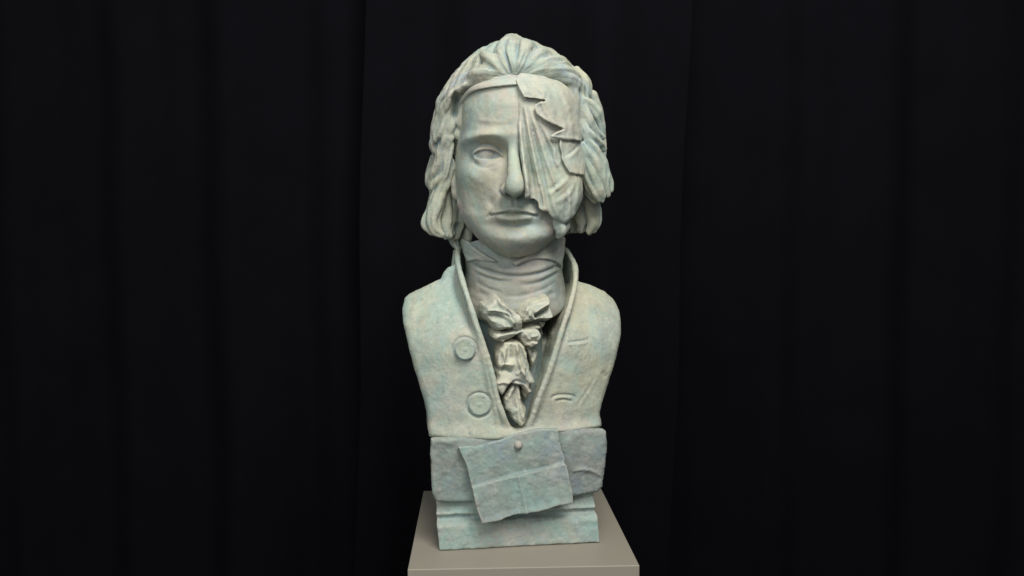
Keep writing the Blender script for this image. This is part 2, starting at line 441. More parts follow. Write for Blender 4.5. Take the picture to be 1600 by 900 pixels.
re([(736, 240.5), (741, 236), (748, 232.2), (757, 230.6), (767, 231.6), (776, 235.5), (784, 241.5)], 1.5, 1.5)
re([(740, 249), (748, 252), (758, 253), (768, 252), (777, 249)], 1.5, 0.9)
re([(738, 252), (748, 259), (760, 262), (772, 259), (782, 250)], 2.6, -1.8)
re([(783, 243), (787, 247)], 1.5, -1.5)
re([(733, 238), (729, 244)], 2.0, -1.0)
re([(750, 236), (747.5, 241), (750.5, 246), (757, 248), (763, 245.5), (765.5, 240), (763, 235)], 0.8, -0.5, taper=0.05)
G.F -= D[:, None, :] * front_w(G.Y + 0.03)
# ear lobe and sideburn lumps seen beside the left jaw
G.ball(HF.at(712, 302, -0.030), (0.006, 0.010, 0.010), 0.006)
G.ball(HF.at(714, 285, -0.030), (0.010, 0.010, 0.016), 0.006)
for px, py in ((719, 318), (725, 335)): G.ball(HF.at(px, py, -0.045), (0.004, 0.008, 0.005), 0.010)
HEADGRID = G
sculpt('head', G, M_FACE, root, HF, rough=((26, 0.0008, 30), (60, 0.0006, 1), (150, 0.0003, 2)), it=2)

# ---- head band and the cloth over the eye
hc = 0.0014
G = Grid((-0.125, -0.19, 0.425), (0.135, 0.15, 0.72), hc)
U, W = G.X[:, 0, :], G.Z[0]
base = head0(G.X, G.Y, G.Z)
# cloth bridges from the nose to the cheek
BC = HF.at(876, 306, -0.052)
def head1(X, Y, Z):
    b = (np.sqrt(((X - BC[0]) / 0.030) ** 2 + ((Y - BC[1]) / 0.046) ** 2 + ((Z - BC[2]) / 0.047) ** 2) - 1) * 0.032
    return smin(head0(X, Y, Z), b, 0.02)
def H(px, py, off=0.0): return HF.hit(px, py, head1)
CAST = head1(G.X, G.Y, G.Z)
TMP = Grid((-0.125, -0.19, 0.425), (0.135, 0.15, 0.72), hc); TMP.F = CAST
TMP.tube(nose, [0.0085, 0.0072, 0.0085, 0.0105, 0.0115], k=0.018)
c = H(832, 325); g_ = gauss2(U, W, (c[0], c[2]), 0.03, 0.03, 0.006)
c = H(872, 250); g_ = g_ + gauss2(U, W, (c[0], c[2]), 0.03, 0.05, 0.004)
TMP.F -= g_[:, None, :] * front_w(G.Y)
def fold(lst):
    o = np.zeros((G.n[0], G.n[2]), f32)
    for pts, w, amp in lst: o += ridge2(U, W, HP(pts), w * 1e-3, amp * 1e-3, taper=0.38)
    return o
def layer(poly, off, folds, k=0.0015, edge=None, top=None):
    m = poly2(U, W, HP(poly)) + 0.0006 * noise2(U, W, 60, 44).astype(f32); h = off * 1e-3 + fold(folds)
    if top == 'soft': h = h - 0.0020 * sstep(-0.006, 0.0, m)
    if top == 'soft': h = h - 0.0042 * sstep(-0.014, 0.0, m) * sstep(0.585, 0.62, W)
    if top == 'join': h = h - 0.0060 * sstep(0.645, 0.672, W)
    if edge is not None:
        A = HP(edge[0]); d, t = seg2(U, W, A); h = h + (edge[2] * 1e-3 * np.exp(-(d / (edge[1] * 1e-3)) ** 2)).astype(f32)
    b = TMP.F - h[:, None, :]
    r = 0.0015
    a = m[:, None, :] + 0.0 * G.Y
    f = smax(smax(b, a, 0.003), G.Y - 0.02, 0.003)
    # thickness: hollow behind, so that edges stand off the face
    return smax(f, -(b + 0.0045), 0.002)
A_poly = [(806, 128), (807, 160), (808.5, 185), (810, 215), (814, 250), (817.5, 270), (820, 285), (821.5, 300), (821, 311), (827, 313.5), (834, 311.5), (840, 316.5), (842, 326), (849, 331), (856, 331),
          (863, 341), (872, 346), (882, 349), (889, 347), (898, 336), (906, 322), (910, 308), (911, 280), (911, 230), (914, 200), (918, 165), (905, 140), (860, 122)]
A_folds = [([(812, 170), (813, 205), (819, 250), (829, 313)], 3.4, 4.2),
           ([(816, 170), (821, 215), (828, 255), (838, 315)], 2.3, -4.4),
           ([(820, 165), (828, 210), (838, 260), (853, 331)], 3.2, 4.8),
           ([(824, 170), (834, 212), (845, 258), (862, 338)], 2.4, -3.8),
           ([(828, 168), (842, 212), (855, 255), (872, 300)], 3.4, 4.2),
           ([(834, 180), (850, 215), (864, 252), (878, 282)], 2.8, -3.0),
           ([(842, 190), (858, 220), (872, 250)], 3.0, 2.6),
           ([(828, 290), (832, 303), (832, 312)], 2.0, -2.5), ([(843, 290), (846, 310), (846, 328)], 2.0, -2.5),
           ([(856, 308), (872, 295), (884, 284), (890, 274)], 3.2, 1.7), ([(852, 300), (868, 290), (880, 277)], 2.2, -1.2),
           ([(866, 318), (882, 310), (894, 296), (900, 280)], 3.0, 1.0), ([(866, 312), (880, 303), (892, 290)], 2.4, -0.8),
           ([(884, 300), (884, 325), (881, 346)], 2.4, -2.0), ([(890, 300), (890, 322), (887, 345)], 2.6, 1.8),
           ([(861, 300), (866, 322), (873, 342)], 2.4, 1.8), ([(896, 272), (903, 290), (900, 322)], 2.6, 1.6),
           ([(868, 232), (866, 250), (872, 262)], 2.6, 2.0)]
F = layer(A_poly, 6.8, A_folds, top='soft', edge=([(821, 311), (834, 311.5), (840, 316.5), (843, 327), (856, 331), (863, 341), (882, 349), (898, 336)], 3.0, 1.8))
C_poly = [(875, 216), (873, 228), (876, 240), (877, 250), (883, 262), (890, 272), (900, 275), (912, 278), (914, 250), (913, 218)]
C_folds = [([(880, 247), (892, 240), (905, 229)], 1.3, -1.4), ([(884, 252), (895, 245), (906, 236)], 2.6, 1.2), ([(886, 226), (898, 232)], 3, 1.0)]
F = np.minimum(F, layer(C_poly, 11.0, C_folds, edge=([(875, 222), (877, 248), (890, 272)], 3.0, 2.2)))
B_poly = [(806, 126), (812, 142), (820, 155), (835, 156.5), (852, 160.5), (842, 163), (834, 167), (839, 181), (849, 190), (860, 195), (881, 205), (870, 209), (858, 216.5), (880, 222), (906, 229),
          (911, 215), (914, 200), (919, 165), (914, 142), (897, 122), (872, 108), (842, 104), (816, 110)]
B_folds = [([(816, 130), (826, 144), (846, 158)], 3.2, 2.0), ([(838, 136), (850, 150), (846, 162), (858, 186), (876, 204)], 3.0, 2.6),
           ([(830, 132), (840, 146), (848, 152)], 2.2, -1.6), ([(858, 134), (866, 160), (874, 190), (878, 200)], 5.0, -2.2),
           ([(872, 132), (884, 160), (892, 195), (896, 222)], 4.0, 2.2), ([(893, 140), (903, 165), (906, 200)], 3.0, -2.4),
           ([(903, 145), (911, 165), (913, 195)], 2.6, 2.0), ([(858, 205), (880, 212), (903, 224)], 4.0, 1.4)]
F = np.minimum(F, layer(B_poly, 14.0, B_folds, top='join', edge=([(808, 130), (820, 155), (852, 160.5), (834, 167), (840, 181), (860, 195), (881, 205), (858, 216.5), (906, 229)], 2.8, 2.2)))
# small twisted end hanging below the hem
G.F = F
G.tube([HF.at(868, 345, -0.092), HF.at(874, 353, -0.090), HF.at(877, 360, -0.088), HF.at(872, 369, -0.084)], [0.006, 0.0085, 0.0085, 0.004], k=0.004, ridges=4, amp=0.12)
G.tube([HF.at(884, 345, -0.080), HF.at(885, 354, -0.080), HF.at(881, 363, -0.078)], [0.004, 0.0055, 0.003], k=0.004, ridges=4, amp=0.10)
sculpt('eye_cloth', G, M_CLOTH, root, HF, rough=((60, 0.0009, 3), (160, 0.0004, 4)), it=1)

G = Grid((-0.125, -0.165, 0.60), (0.145, 0.165, 0.725), hc)
base = head0(G.X, G.Y, G.Z)
zb = 0.6755 - 0.030 * sstep(-0.10, -0.02, G.Y) - 0.02 * sstep(0.0, 0.12, G.Y) + 0.010 * (G.X - X0) / 0.09 * 0.6
t_ = (G.Z - zb) / 0.0145
h = 0.0055 + 0.0018 * np.exp(-((t_ + 0.93) / 0.22) ** 2) + 0.0007 * np.sin(t_ * 7 + 12 * G.X) + 0.0005 * np.sin(t_ * 12 - 20 * G.X + 1)
h = h - 0.0030 * sstep(0.1, 1.2, t_) + 0.006 * sstep(0.60, 0.64, G.Z) * sstep(-0.06, 0.0, G.Y)
G.F = smax(smax(base - h, np.abs(t_) * 0.0145 - 0.0145, 0.003), -(base + 0.004), 0.002)
sculpt('headband', G, M_CLOTH, root, HF, rough=((60, 0.0005, 5),), it=1)

# ---- hair
rnd = random.Random(4)
G = Grid((-0.155, -0.135, 0.425), (0.175, 0.20, 0.785), 0.00145)
HAIR = [(0.44, 0.100, -0.05, 0.11, 0.04), (0.469, 0.118, -0.08, 0.14, 0.04), (0.529, 0.126, -0.09, 0.160, 0.04), (0.584, 0.122, -0.10, 0.165, 0.035), (0.619, 0.123, -0.11, 0.165, 0.03),
        (0.649, 0.120, -0.112, 0.160, 0.03), (0.669, 0.113, -0.108, 0.152, 0.03), (0.689, 0.100, -0.100, 0.14, 0.025), (0.709, 0.083, -0.088, 0.125, 0.02),
        (0.729, 0.060, -0.070, 0.10, 0.02), (0.742, 0.036, -0.045, 0.07, 0.015), (0.752, 0.008, -0.01, 0.03, 0.01)]
hv = section(HAIR, G.X, G.Y, G.Z, 0.006)
cutz = np.interp(G.Z, [0.44, 0.50, 0.55, 0.60, 0.655, 0.690, 0.702], [0.035, 0.03, 0.000, -0.050, -0.068, -0.080, -0.20]).astype(f32)
hv = smax(hv, cutz - G.Y, 0.01)
hv = smax(hv, G.Z - 0.748, 0.01)
hv = smax(hv, 0.452 - G.Z + 0.10 * np.abs(G.X) , 0.01)
# combed relief on the mass
th = np.arctan2(G.X - 0.006, -(G.Y - 0.03))
comb = np.abs(np.sin(th * 15 + 9 * G.Z + 1.2 * np.sin(G.Z * 45 + th * 3))) * 0.0045 + np.abs(np.sin(th * 31 - 14 * G.Z)) * 0.0015
hv = hv - comb * sstep(0.0, 0.05, np.abs(G.Z - 0.78) )
G.F = hv.astype(f32)
def lock(pts, ridges=7, kids=3, amp=0.19, k=0.002, spread=0.75, F_=HF, y0=0.0):
    P = [F_.at(p[0], p[1], p[2] * 1e-3 + y0) for p in pts]; r = np.array([p[3] for p in pts]) * 1e-3
    r = r * 0.92
    if ridges == 7: ridges = rnd.choice((2, 3, 4, 5)); amp = rnd.uniform(0.10, 0.17)
    G.tube(P, r, k=k, ridges=ridges, amp=amp, twist=rnd.uniform(-40, 40), phase=rnd.uniform(0, 6))
    P = np.array(P)
    for j in range(kids):
        a = rnd.uniform(0, 6.28); off = np.array([math.cos(a), -abs(math.sin(a)) * 0.8, 0.0])
        s0 = rnd.uniform(0.45, 0.75)
        Q = []; rr = []
        ph = rnd.uniform(0, 6)
        for i in range(len(P)):
            t = i / (len(P) - 1); w = r[i] * (spread + 0.22 * math.sin(ph + 4 * t))
            Q.append(P[i] + off * w + np.array([0, 0, rnd.uniform(-1, 1) * 0.0015])); rr.append(max(0.0016, r[i] * 0.31 * s0 * (1.25 - 0.6 * t)))
        G.tube(Q, rr, k=0.0011, ridges=3, amp=0.16, twist=rnd.uniform(-30, 30))
# left side of the picture
for L_ in [
 [(734, 126, -60, 6), (718, 137, -52, 8), (702, 149, -44, 12), (692, 162, -40, 12), (689, 178, -38, 8)],
 [(727, 132, -88, 4), (716, 141, -82, 6), (705, 152, -76, 8), (694, 172, -64, 9), (684, 196, -52, 9), (680, 212, -44, 7)],
 [(708, 176, -64, 5), (704, 196, -58, 8), (698, 216, -52, 9), (694, 234, -46, 8)],
 [(704, 170, -66, 5), (698, 188, -60, 8), (690, 208, -54, 10), (680, 224, -42, 9), (680, 236, -38, 6)],
 [(690, 172, -34, 10), (684, 196, -30, 11), (680, 216, -28, 10), (685, 238, -28, 9)],
 [(700, 215, -54, 9), (692, 235, -46, 11), (688, 256, -40, 11), (678, 274, -30, 10), (674, 288, -24, 7), (680, 298, -24, 4)],
 [(704, 226, -50, 5), (700, 250, -47, 7), (695, 272, -42, 7), (685, 284, -34, 8), (676, 294, -28, 6)],
 [(699, 238, -40, 5), (703, 260, -40, 8), (696, 286, -34, 9), (688, 302, -30, 11), (682, 322, -30, 12), (676, 340, -30, 12), (680, 358, -30, 10), (690, 367, -30, 5)],
 [(684, 244, -8, 11), (676, 268, -6, 10), (674, 284, -6, 10), (682, 302, -8, 12), (679, 322, -10, 13), (672, 344, -12, 12), (681, 362, -14, 8)],
 [(708, 262, -38, 6), (711, 280, -20, 7), (709, 300, -6, 10), (708, 320, 0, 13), (708, 340, 0, 14), (706, 356, -4, 12), (698, 368, -14, 7)],
 [(699, 288, -20, 7), (697, 314, -12, 10), (699, 336, -10, 11), (697, 356, -12, 10), (702, 368, -14, 5)],
 [(722, 320, 24, 12), (726, 345, 28, 13), (728, 372, 30, 12), (728, 390, 32, 8)],
 [(712, 300, 10, 11), (714, 330, 8, 12), (716, 350, 8, 11), (712, 368, 8, 7)],
 [(712, 340, 25, 12), (708, 365, 25, 11), (712, 380, 20, 8), (716, 390, 14, 4)],
 [(676, 322, -26, 7), (668, 338, -26, 8), (665, 352, -26, 7), (674, 364, -28, 5)],
]: lock(L_, kids=6)
# right side
for L_ in [
 [(900, 112, -40, 9), (912, 130, -40, 12), (915, 144, -38, 9), (918, 155, -34, 4)],
 [(912, 156, -58, 6), (922, 164, -52, 9), (932, 178, -46, 10), (938, 194, -40, 8), (940, 206, -36, 5)],
 [(912, 168, -58, 6), (918, 184, -56, 9), (925, 198, -50, 9), (932, 208, -44, 8), (941, 214, -36, 5)],
 [(925, 150, -10, 11), (932, 175, -8, 12), (935, 200, -6, 11), (937, 225, -6, 10), (938, 250, -6, 9)],
 [(911, 190, -60, 5), (917, 206, -60, 7), (928, 216, -52, 8), (937, 224, -44, 7), (943, 234, -36, 5)],
 [(911, 212, -60, 5), (920, 222, -56, 7), (931, 236, -50, 9), (940, 252, -44, 9), (944, 268, -40, 8), (953, 284, -36, 6), (954, 298, -34, 3)],
 [(911, 226, -62, 6), (918, 238, -60, 8), (927, 252, -54, 10), (936, 270, -48, 10), (944, 288, -42, 7), (949, 304, -36, 4)],
 [(911, 242, -58, 6), (917, 254, -56, 8), (924, 270, -52, 9), (932, 288, -46, 9), (939, 304, -40, 7), (941, 314, -38, 3)],
 [(910, 256, -54, 6), (914, 268, -52, 7), (920, 284, -48, 8), (928, 300, -44, 8), (935, 314, -40, 4)],
 [(932, 240, -16, 10), (938, 262, -14, 11), (944, 280, -14, 9), (946, 296, -16, 6)],
 [(925, 258, -20, 10), (930, 280, -18, 11), (934, 300, -18, 8)],
 [(912, 280, -28, 9), (920, 298, -30, 9), (930, 314, -32, 5)],
 [(918, 296, 6, 13), (920, 316, 2, 13), (924, 334, -2, 13), (926, 350, -4, 10), (920, 363, -4, 5)],
 [(930, 316, 4, 7), (932, 330, 2, 7), (933, 346, 0, 7), (928, 361, 0, 5)],
 [(902, 310, 10, 12), (904, 330, 8, 13), (909, 346, 6, 11), (908, 359, 6, 6)],
 [(890, 330, 20, 12), (892, 350, 20, 9), (893, 361, 20, 5)],
 [(880, 320, 30, 12), (880, 345, 32, 12), (878, 362, 34, 8)],
 [(905, 250, -20, 10), (906, 280, -12, 12), (905, 310, 0, 12)],
]: lock(L_, kids=6)
# crown: broad locks rising from the parting above the band
for L_ in [
 [(797, 118, -104, 4), (789, 102, -105, 7), (783, 87, -97, 10), (786, 75, -80, 12), (796, 66, -56, 13), (806, 64, -30, 11)],
 [(803, 116, -107, 3), (802, 102, -110, 5), (799, 88, -106, 7), (799, 74, -92, 9), (806, 67, -66, 10)],
 [(807, 115, -107, 3), (811, 100, -110, 6), (816, 86, -103, 9), (820, 74, -86, 11), (828, 74, -62, 11)],
 [(812, 116, -105, 4), (826, 102, -105, 8), (838, 90, -95, 11), (846, 86, -74, 12), (850, 86, -50, 11)],
 [(794, 120, -104, 4), (779, 108, -105, 8), (766, 95, -97, 10), (759, 88, -80, 9), (758, 85, -62, 6)],
 [(786, 121, -103, 5), (764, 111, -100, 9), (751, 111, -88, 9), (747, 114, -68, 8), (742, 120, -40, 7)],
 [(822, 117, -103, 5), (844, 105, -101, 9), (862, 98, -88, 11), (876, 99, -66, 11), (886, 106, -40, 10)],
 [(838, 119, -100, 5), (860, 111, -94, 9), (880, 110, -80, 10), (894, 117, -60, 10), (902, 126, -40, 9)],
 [(852, 122, -95, 5), (874, 120, -84, 8), (893, 125, -70, 10), (905, 136, -56, 9), (912, 146, -44, 7)],
 [(770, 122, -101, 6), (746, 116, -94, 10), (731, 126, -78, 9), (717, 138, -60, 9), (706, 150, -48, 7)],
 [(752, 126, -95, 5), (734, 130, -84, 7), (718, 140, -70, 8), (702, 150, -56, 8), (690, 162, -42, 6)],
]: lock(L_, ridges=4, kids=2, k=0.0042, amp=0.10, spread=0.8)
# back of the head, simple falling locks
for j in range(16):
    a = R(-75 + 150 * j / 15.0) + rnd.uniform(-.05, .05); P = []; rr = []
    for i, z in enumerate((0.735, 0.70, 0.65, 0.59, 0.53, 0.48)):
        w = np.interp(z, [r[0] for r in HAIR], [r[1] for r in HAIR]); d = np.interp(z, [r[0] for r in HAIR], [r[3] for r in HAIR])
        aa = a + 0.09 * math.sin(i * 1.7 + j)
        P.append((0.006 + w * math.sin(aa), 0.03 + (d - 0.03) * math.cos(aa), z)); rr.append((0.005, 0.008, 0.012, 0.013, 0.012, 0.007)[i])
    G.tube(P, rr, k=0.003, ridges=6, amp=0.15, twist=20)
for px, py, dp, rx, rz in ((712, 158, -76, 7, 13), (709, 174, -72, 6, 11), (714, 288, -40, 6, 12), (717, 312, -32, 8, 14), (718, 336, -24, 10, 14), (716, 356, -18, 9, 10), (905, 296, -44, 8, 12), (904, 318, -30, 8, 12)):
    G.ball(HF.at(px, py, dp * 1e-3), (rx * 1e-3, 0.022, rz * 1e-3), 0.006, 'cut')
def hair_flow(P):
    wv = 0.009 * np.stack([vnoise(P, 14, 31), vnoise(P, 14, 32), vnoise(P, 14, 33)], -1)
    Q = P + wv
    # sides: strands run down, gently waved
    a = np.stack([Q[:, 0] + 0.10 * (Q[:, 2] - 0.5) * np.sign(Q[:, 0]), Q[:, 1], Q[:, 2] * 0.09], -1)
    n1 = 1.2 * vnoise(a, 130, 34); n2 = 1.0 * vnoise(a, 230, 35)
    # crown: strands fan out from the parting above the band
    rt = HF.at(803, 116, -0.105)
    dx, dy, dz = Q[:, 0] - rt[0], Q[:, 1] - rt[1], Q[:, 2] - rt[2] + 0.004
    ph = np.arctan2(dx, np.maximum(dz, 0) + 0.35 * np.maximum(dy, 0) + 0.004); rr = np.sqrt(dx * dx + dy * dy + dz * dz)
    b = np.stack([ph * 0.055, rr * 0.14, 0 * rr], -1)
    m1 = 0.8 * vnoise(b, 150, 36); m2 = 0.8 * vnoise(b, 330, 37)
    t = sstep(0.655, 0.685, P[:, 2] + 0.15 * (0.02 - np.abs(P[:, 0])))
    return 0.0013 * (n1 * (1 - t) + m1 * t) + 0.0006 * (n2 * (1 - t) + m2 * t)
sculpt('hair', G, M_HAIR, root, HF, rough=((45, 0.0009, 6), (110, 0.0005, 60)), it=1, flow=hair_flow)

# ---- neckcloth
G = Grid((-0.10, -0.115, 0.26), (0.11, 0.10, 0.452), 0.0015)
NECK = [(0.26, 0.10, -0.083, 0.08, 0.01), (0.31, 0.085, -0.083, 0.08, 0.01), (0.345, 0.086, -0.083, 0.075, 0.01), (0.372, 0.079, -0.082, 0.07, 0.01), (0.395, 0.0755, -0.0835, 0.07, 0.008),
        (0.415, 0.0765, -0.082, 0.07, 0.005), (0.432, 0.078, -0.074, 0.07, 0.005), (0.452, 0.079, -0.060, 0.07, 0.005)]
def neck0(X, Y, Z): return section(NECK, X, Y, Z, 0.0035, 2.1)
U, W = G.X[:, 0, :], G.Z[0]
def NP(pts): return [tuple(NF.hit(p[0], p[1], neck0, 1.0, 1.5)[[0, 2]]) for p in pts]
D = np.zeros((G.n[0], G.n[2]), f32)
for pts, w, a in [([(737, 412), (762, 423), (800, 431), (838, 428), (874, 414)], 2.4, -3.6), ([(737, 406), (765, 417), (802, 424), (838, 421), (872, 408)], 4.5, 2.6),
                  ([(745, 428), (772, 437), (800, 440)], 2.4, -2.4), ([(742, 420), (765, 430), (788, 434)], 3.2, 1.8),
                  ([(812, 446), (842, 441), (874, 424)], 2.2, -2.2), ([(806, 438), (842, 434), (872, 419)], 4.5, 2.0),
                  ([(744, 440), (765, 451), (784, 456)], 2.6, -2.4), ([(750, 446), (790, 452), (830, 449)], 6.0, 1.8),
                  ([(786, 462), (815, 462), (848, 452), (868, 440)], 2.4, -2.0), ([(748, 455), (770, 468)], 3.5, -1.8), ([(840, 470), (866, 456)], 3.5, -1.8),
                  ([(770, 406), (790, 414), (812, 414), (830, 406)], 4.0, -2.5), ([(745, 405), (760, 411), (775, 413)], 2.4, 2.0)]:
    D += ridge2(U, W, NP(pts), w * 1e-3, a * 1e-3)
D += 0.0007 * noise2(U * 0.35 , W + 1.2 * U * U, 90, 5).astype(f32)
D *= 0.85
D += 0.12 * ((0.0010 + 0.0016 * noise2(U * 0.2, W, 60, 15)) * np.sin((W + 0.9 * (U - 0.003) ** 2 * -4 + 0.008 * noise2(U, W, 22, 6)) * 430)).astype(f32)
G.F = smax(smax(neck0(G.X, G.Y, G.Z) - D[:, None, :], 0.315 + 0.5 * (G.Y + 0.08) - G.Z, 0.008), G.Z - 0.448 + 0.25 * (G.Y + 0.06), 0.004)
bn = G.F.copy()
def nflap(poly, off, k=0.002, folds=()):
    m = poly2(U, W, NP(poly)); h = np.full_like(m, off * 1e-3)
    for pts, w, a in folds: h += ridge2(U, W, NP(pts), w * 1e-3, a * 1e-3)
    b = neck0(G.X, G.Y, G.Z) - h[:, None, :]
    return smax(smax(b, m[:, None, :] + 0 * G.Y, 0.003), G.Y + 0.0, 0.003)
F1 = nflap([(868, 360), (883, 372), (881, 398), (877, 416), (868, 409), (856, 405), (838, 404), (822, 408), (806, 415), (800, 410), (824, 398), (845, 386)], 5.0,
           folds=[([(870, 368), (845, 388), (818, 406)], 2.6, 2.2), ([(878, 385), (862, 394), (840, 400)], 3.0, -1.5)])
F2 = nflap([(720, 372), (731, 376), (750, 392), (766, 402), (778, 409), (760, 409), (745, 406), (730, 409), (724, 395)], 4.5,
           folds=[([(733, 384), (752, 397), (768, 405)], 2.4, 1.8), ([(728, 396), (742, 402)], 3.0, -1.2)])
G.F = smin(G.F, np.minimum(F1, F2), 0.0015)
sculpt('neckcloth', G, M_NECK, root, NF, rough=((60, 0.0006, 8), (170, 0.0003, 9)), it=1)

# ---- coat
CO = [(688, 436), (692, 425), (700, 417), (712, 414), (722, 424), (735, 446), (800, 452), (865, 446), (880, 436), (903, 438), (925, 443.5), (950, 454), (964, 467), (971, 487), (971.5, 505), (970, 524), (966, 560),
      (960, 588), (954, 611), (947, 636), (943.5, 650), (945, 664), (944, 671), (900, 674), (822, 678), (770, 686), (671, 687), (669.5, 676), (669, 657), (664, 632), (656, 607), (649, 583), (642, 555), (636, 532), (630, 505), (629, 480), (630, 466), (638, 458), (648, 453), (667, 445)]
def BP(pts, y): return [tuple(BF.at(p[0], p[1], p[2] * 1e-3 if len(p) > 2 else y)[[0, 2]]) for p in pts]
G = Grid((-0.205, -0.150, 0.135), (0.175, 0.115, 0.450), 0.0016)
U, W = G.X[:, 0, :], G.Z[0]
d2 = poly2(U, W, BP([(a, b, float(np.interp(b, [440, 500, 560, 620], [-25, -40, -72, -100]))) for a, b in CO], -0.02))
xc = BF.at(803, 520, -0.1)[0] + 0.006
yf = -0.112 + 0.050 * (np.abs(U - xc) / 0.165) ** 2.4 + 0.075 * sstep(0.27, 0.40, W) ** 1.4 + 0.0 * U
yf = yf - 0.006 * np.exp(-((W - 0.165) / 0.012) ** 2) + 0.0020 * noise2(U, W, 12, 21) + 0.0006 * noise2(U, W, 55, 22)
# lapel fall: very soft planes beside the opening, button seats, sewn holes
DT = np.zeros_like(yf)
def cp(pts): return BP(pts, -0.105)
for pts, w, a in [([(733, 470), (745, 520), (758, 570), (768, 620), (780, 664)], 4.0, 4.2), ([(718, 430), (726, 452), (736, 480)], 4.0, 3.0),
                  ([(886, 498), (873, 535), (858, 585), (843, 624), (832, 662)], 4.0, 2.2),
                  ([(672, 686), (720, 684), (780, 682), (822, 674), (880, 671), (944, 668)], 4.5, 2.4),
                  ([(706, 440), (716, 500), (722, 525)], 8, 1.4), ([(938, 592), (925, 612), (903, 640)], 2.5, 0.5), ([(934, 590), (921, 610), (899, 638)], 1.6, -0.8),
                  ([(887, 535), (905, 534), (922, 532)], 1.3, -2.6), ([(887, 539), (905, 538.5), (920, 537.5)], 1.6, 1.4), ([(922, 529), (923, 536)], 1.3, -2.0),
                  ([(860, 624), (864, 618), (880, 616), (897, 619), (899, 626)], 1.4, -2.6), ([(866, 626), (880, 624), (894, 627)], 1.4, -2.2), ([(866, 621.5), (880, 620), (894, 622.5)], 1.5, 1.4),
                  ([(945, 585), (952, 592), (958, 586)], 1.5, -1.2), ([(790, 676), (770, 640), (756, 600)], 2.0, -0.8)]:
    DT += ridge2(U, W, cp(pts), w * 1e-3, a * 1e-3, taper=0.1)
for (bx, by), rr in (((727, 546), 18.5), ((749, 632), 19.5)):
    c = BF.at(bx, by, -0.105); q = np.sqrt((U - c[0]) ** 2 + (W - c[2]) ** 2)
    DT -= (0.0034 * np.exp(-((q - rr * 0.915e-3) / 0.0016) ** 2)).astype(f32)
yf = (yf - DT).astype(f32)
f = extrude(G, d2, yf, 0.075, 0.009, 0.25, -0.02)
VC = [(716, 350, -20), (712, 395, -20), (719, 425, -45), (729, 452, -75), (740, 487, -98), (754, 536, -108), (767, 582, -112), (775, 622, -113), (786, 656, -114), (793, 668, -114), (808, 673, -114), (822, 669, -114), (829, 660, -114), (841, 621, -112), (855, 588, -110), (865, 556, -108),
      (873, 530, -105), (883, 500, -95), (893, 471, -75), (900, 440, -45), (900, 400, -20), (900, 350, -20)]
v2 = poly2(U, W, BP(VC, -0.1)); wob = 0.0012 * noise2(U, W, 70, 33)
rec = (-0.035 + 0.067 * sstep(0.285, 0.315, G.Z)).astype(f32)
f = smax(f, -np.maximum((v2 + wob)[:, None, :], G.Y - rec), 0.004)
G.F = f.astype(f32)
# standing collar: ruled sheets between rim and foot
def sheet(top, foot, r, k=0.004, n=48):
    T, _ = curve(np.array([BF.at(p[0], p[1], p[2] * 1e-3) for p in top]), np.ones(len(top)), n)
    B_, _ = curve(np.array([BF.at(p[0], p[1], p[2] * 1e-3) for p in foot]), np.ones(len(foot)), n)
    for i in range(n): G.tube([T[i], 0.5 * (T[i] + B_[i]), B_[i]], [r, r * 1.05, r * 1.1], k=k, n=3)
    G.tube(T, [r * 1.05] * n, k=0.003, n=n)
sheet([(720, 386, 45), (716, 392, 25), (714.5, 400, 0), (716, 412, -25), (719, 428, -52), (726, 450, -78), (736, 480, -98), (744, 506, -104), (756, 540, -109), (769, 583, -113), (777, 622, -114), (787, 652, -114), (796, 672, -108)],
      [(722, 430, 50), (712, 436, 28), (705, 445, 0), (704, 455, -25), (712, 470, -45), (724, 480, -66), (735, 500, -88), (743, 520, -98), (755, 548, -104), (767, 590, -108), (775, 626, -109), (785, 654, -108), (796, 676, -104)], 0.0034)
sheet([(876, 384, 45), (884, 391, 28), (892, 402, 5), (898, 416, -20), (899.5, 432, -42), (897, 452, -66), (890, 480, -88), (881, 506, -100), (874, 528, -105), (865, 558, -109), (854, 591, -112), (841, 624, -114), (831, 654, -113), (824, 674, -106)],
      [(880, 430, 50), (888, 438, 28), (894, 446, 5), (893, 458, -20), (888, 472, -40), (886, 486, -60), (882, 505, -80), (876, 525, -92), (873, 545, -98), (865, 568, -103), (855, 600, -107), (843, 630, -109), (833, 656, -108), (824, 678, -104)], 0.0034)
# collar behind the neck
P = []
for i in range(15):
    a = math.pi * i / 14.0
    P.append((0.006 + 0.090 * math.cos(a), 0.045 + 0.05 * math.sin(a), 0.425 - 0.004 * math.sin(a)))
for p in P: G.tube([(p[0], p[1], p[2]), (p[0] * 1.03, p[1], p[2] - 0.06)], [0.006, 0.010], k=0.006, n=3)
sculpt('coat', G, M_COAT, root, BF, rough=((50, 0.0006, 10), (110, 0.0004, 11), (240, 0.0002, 12)), it=1)

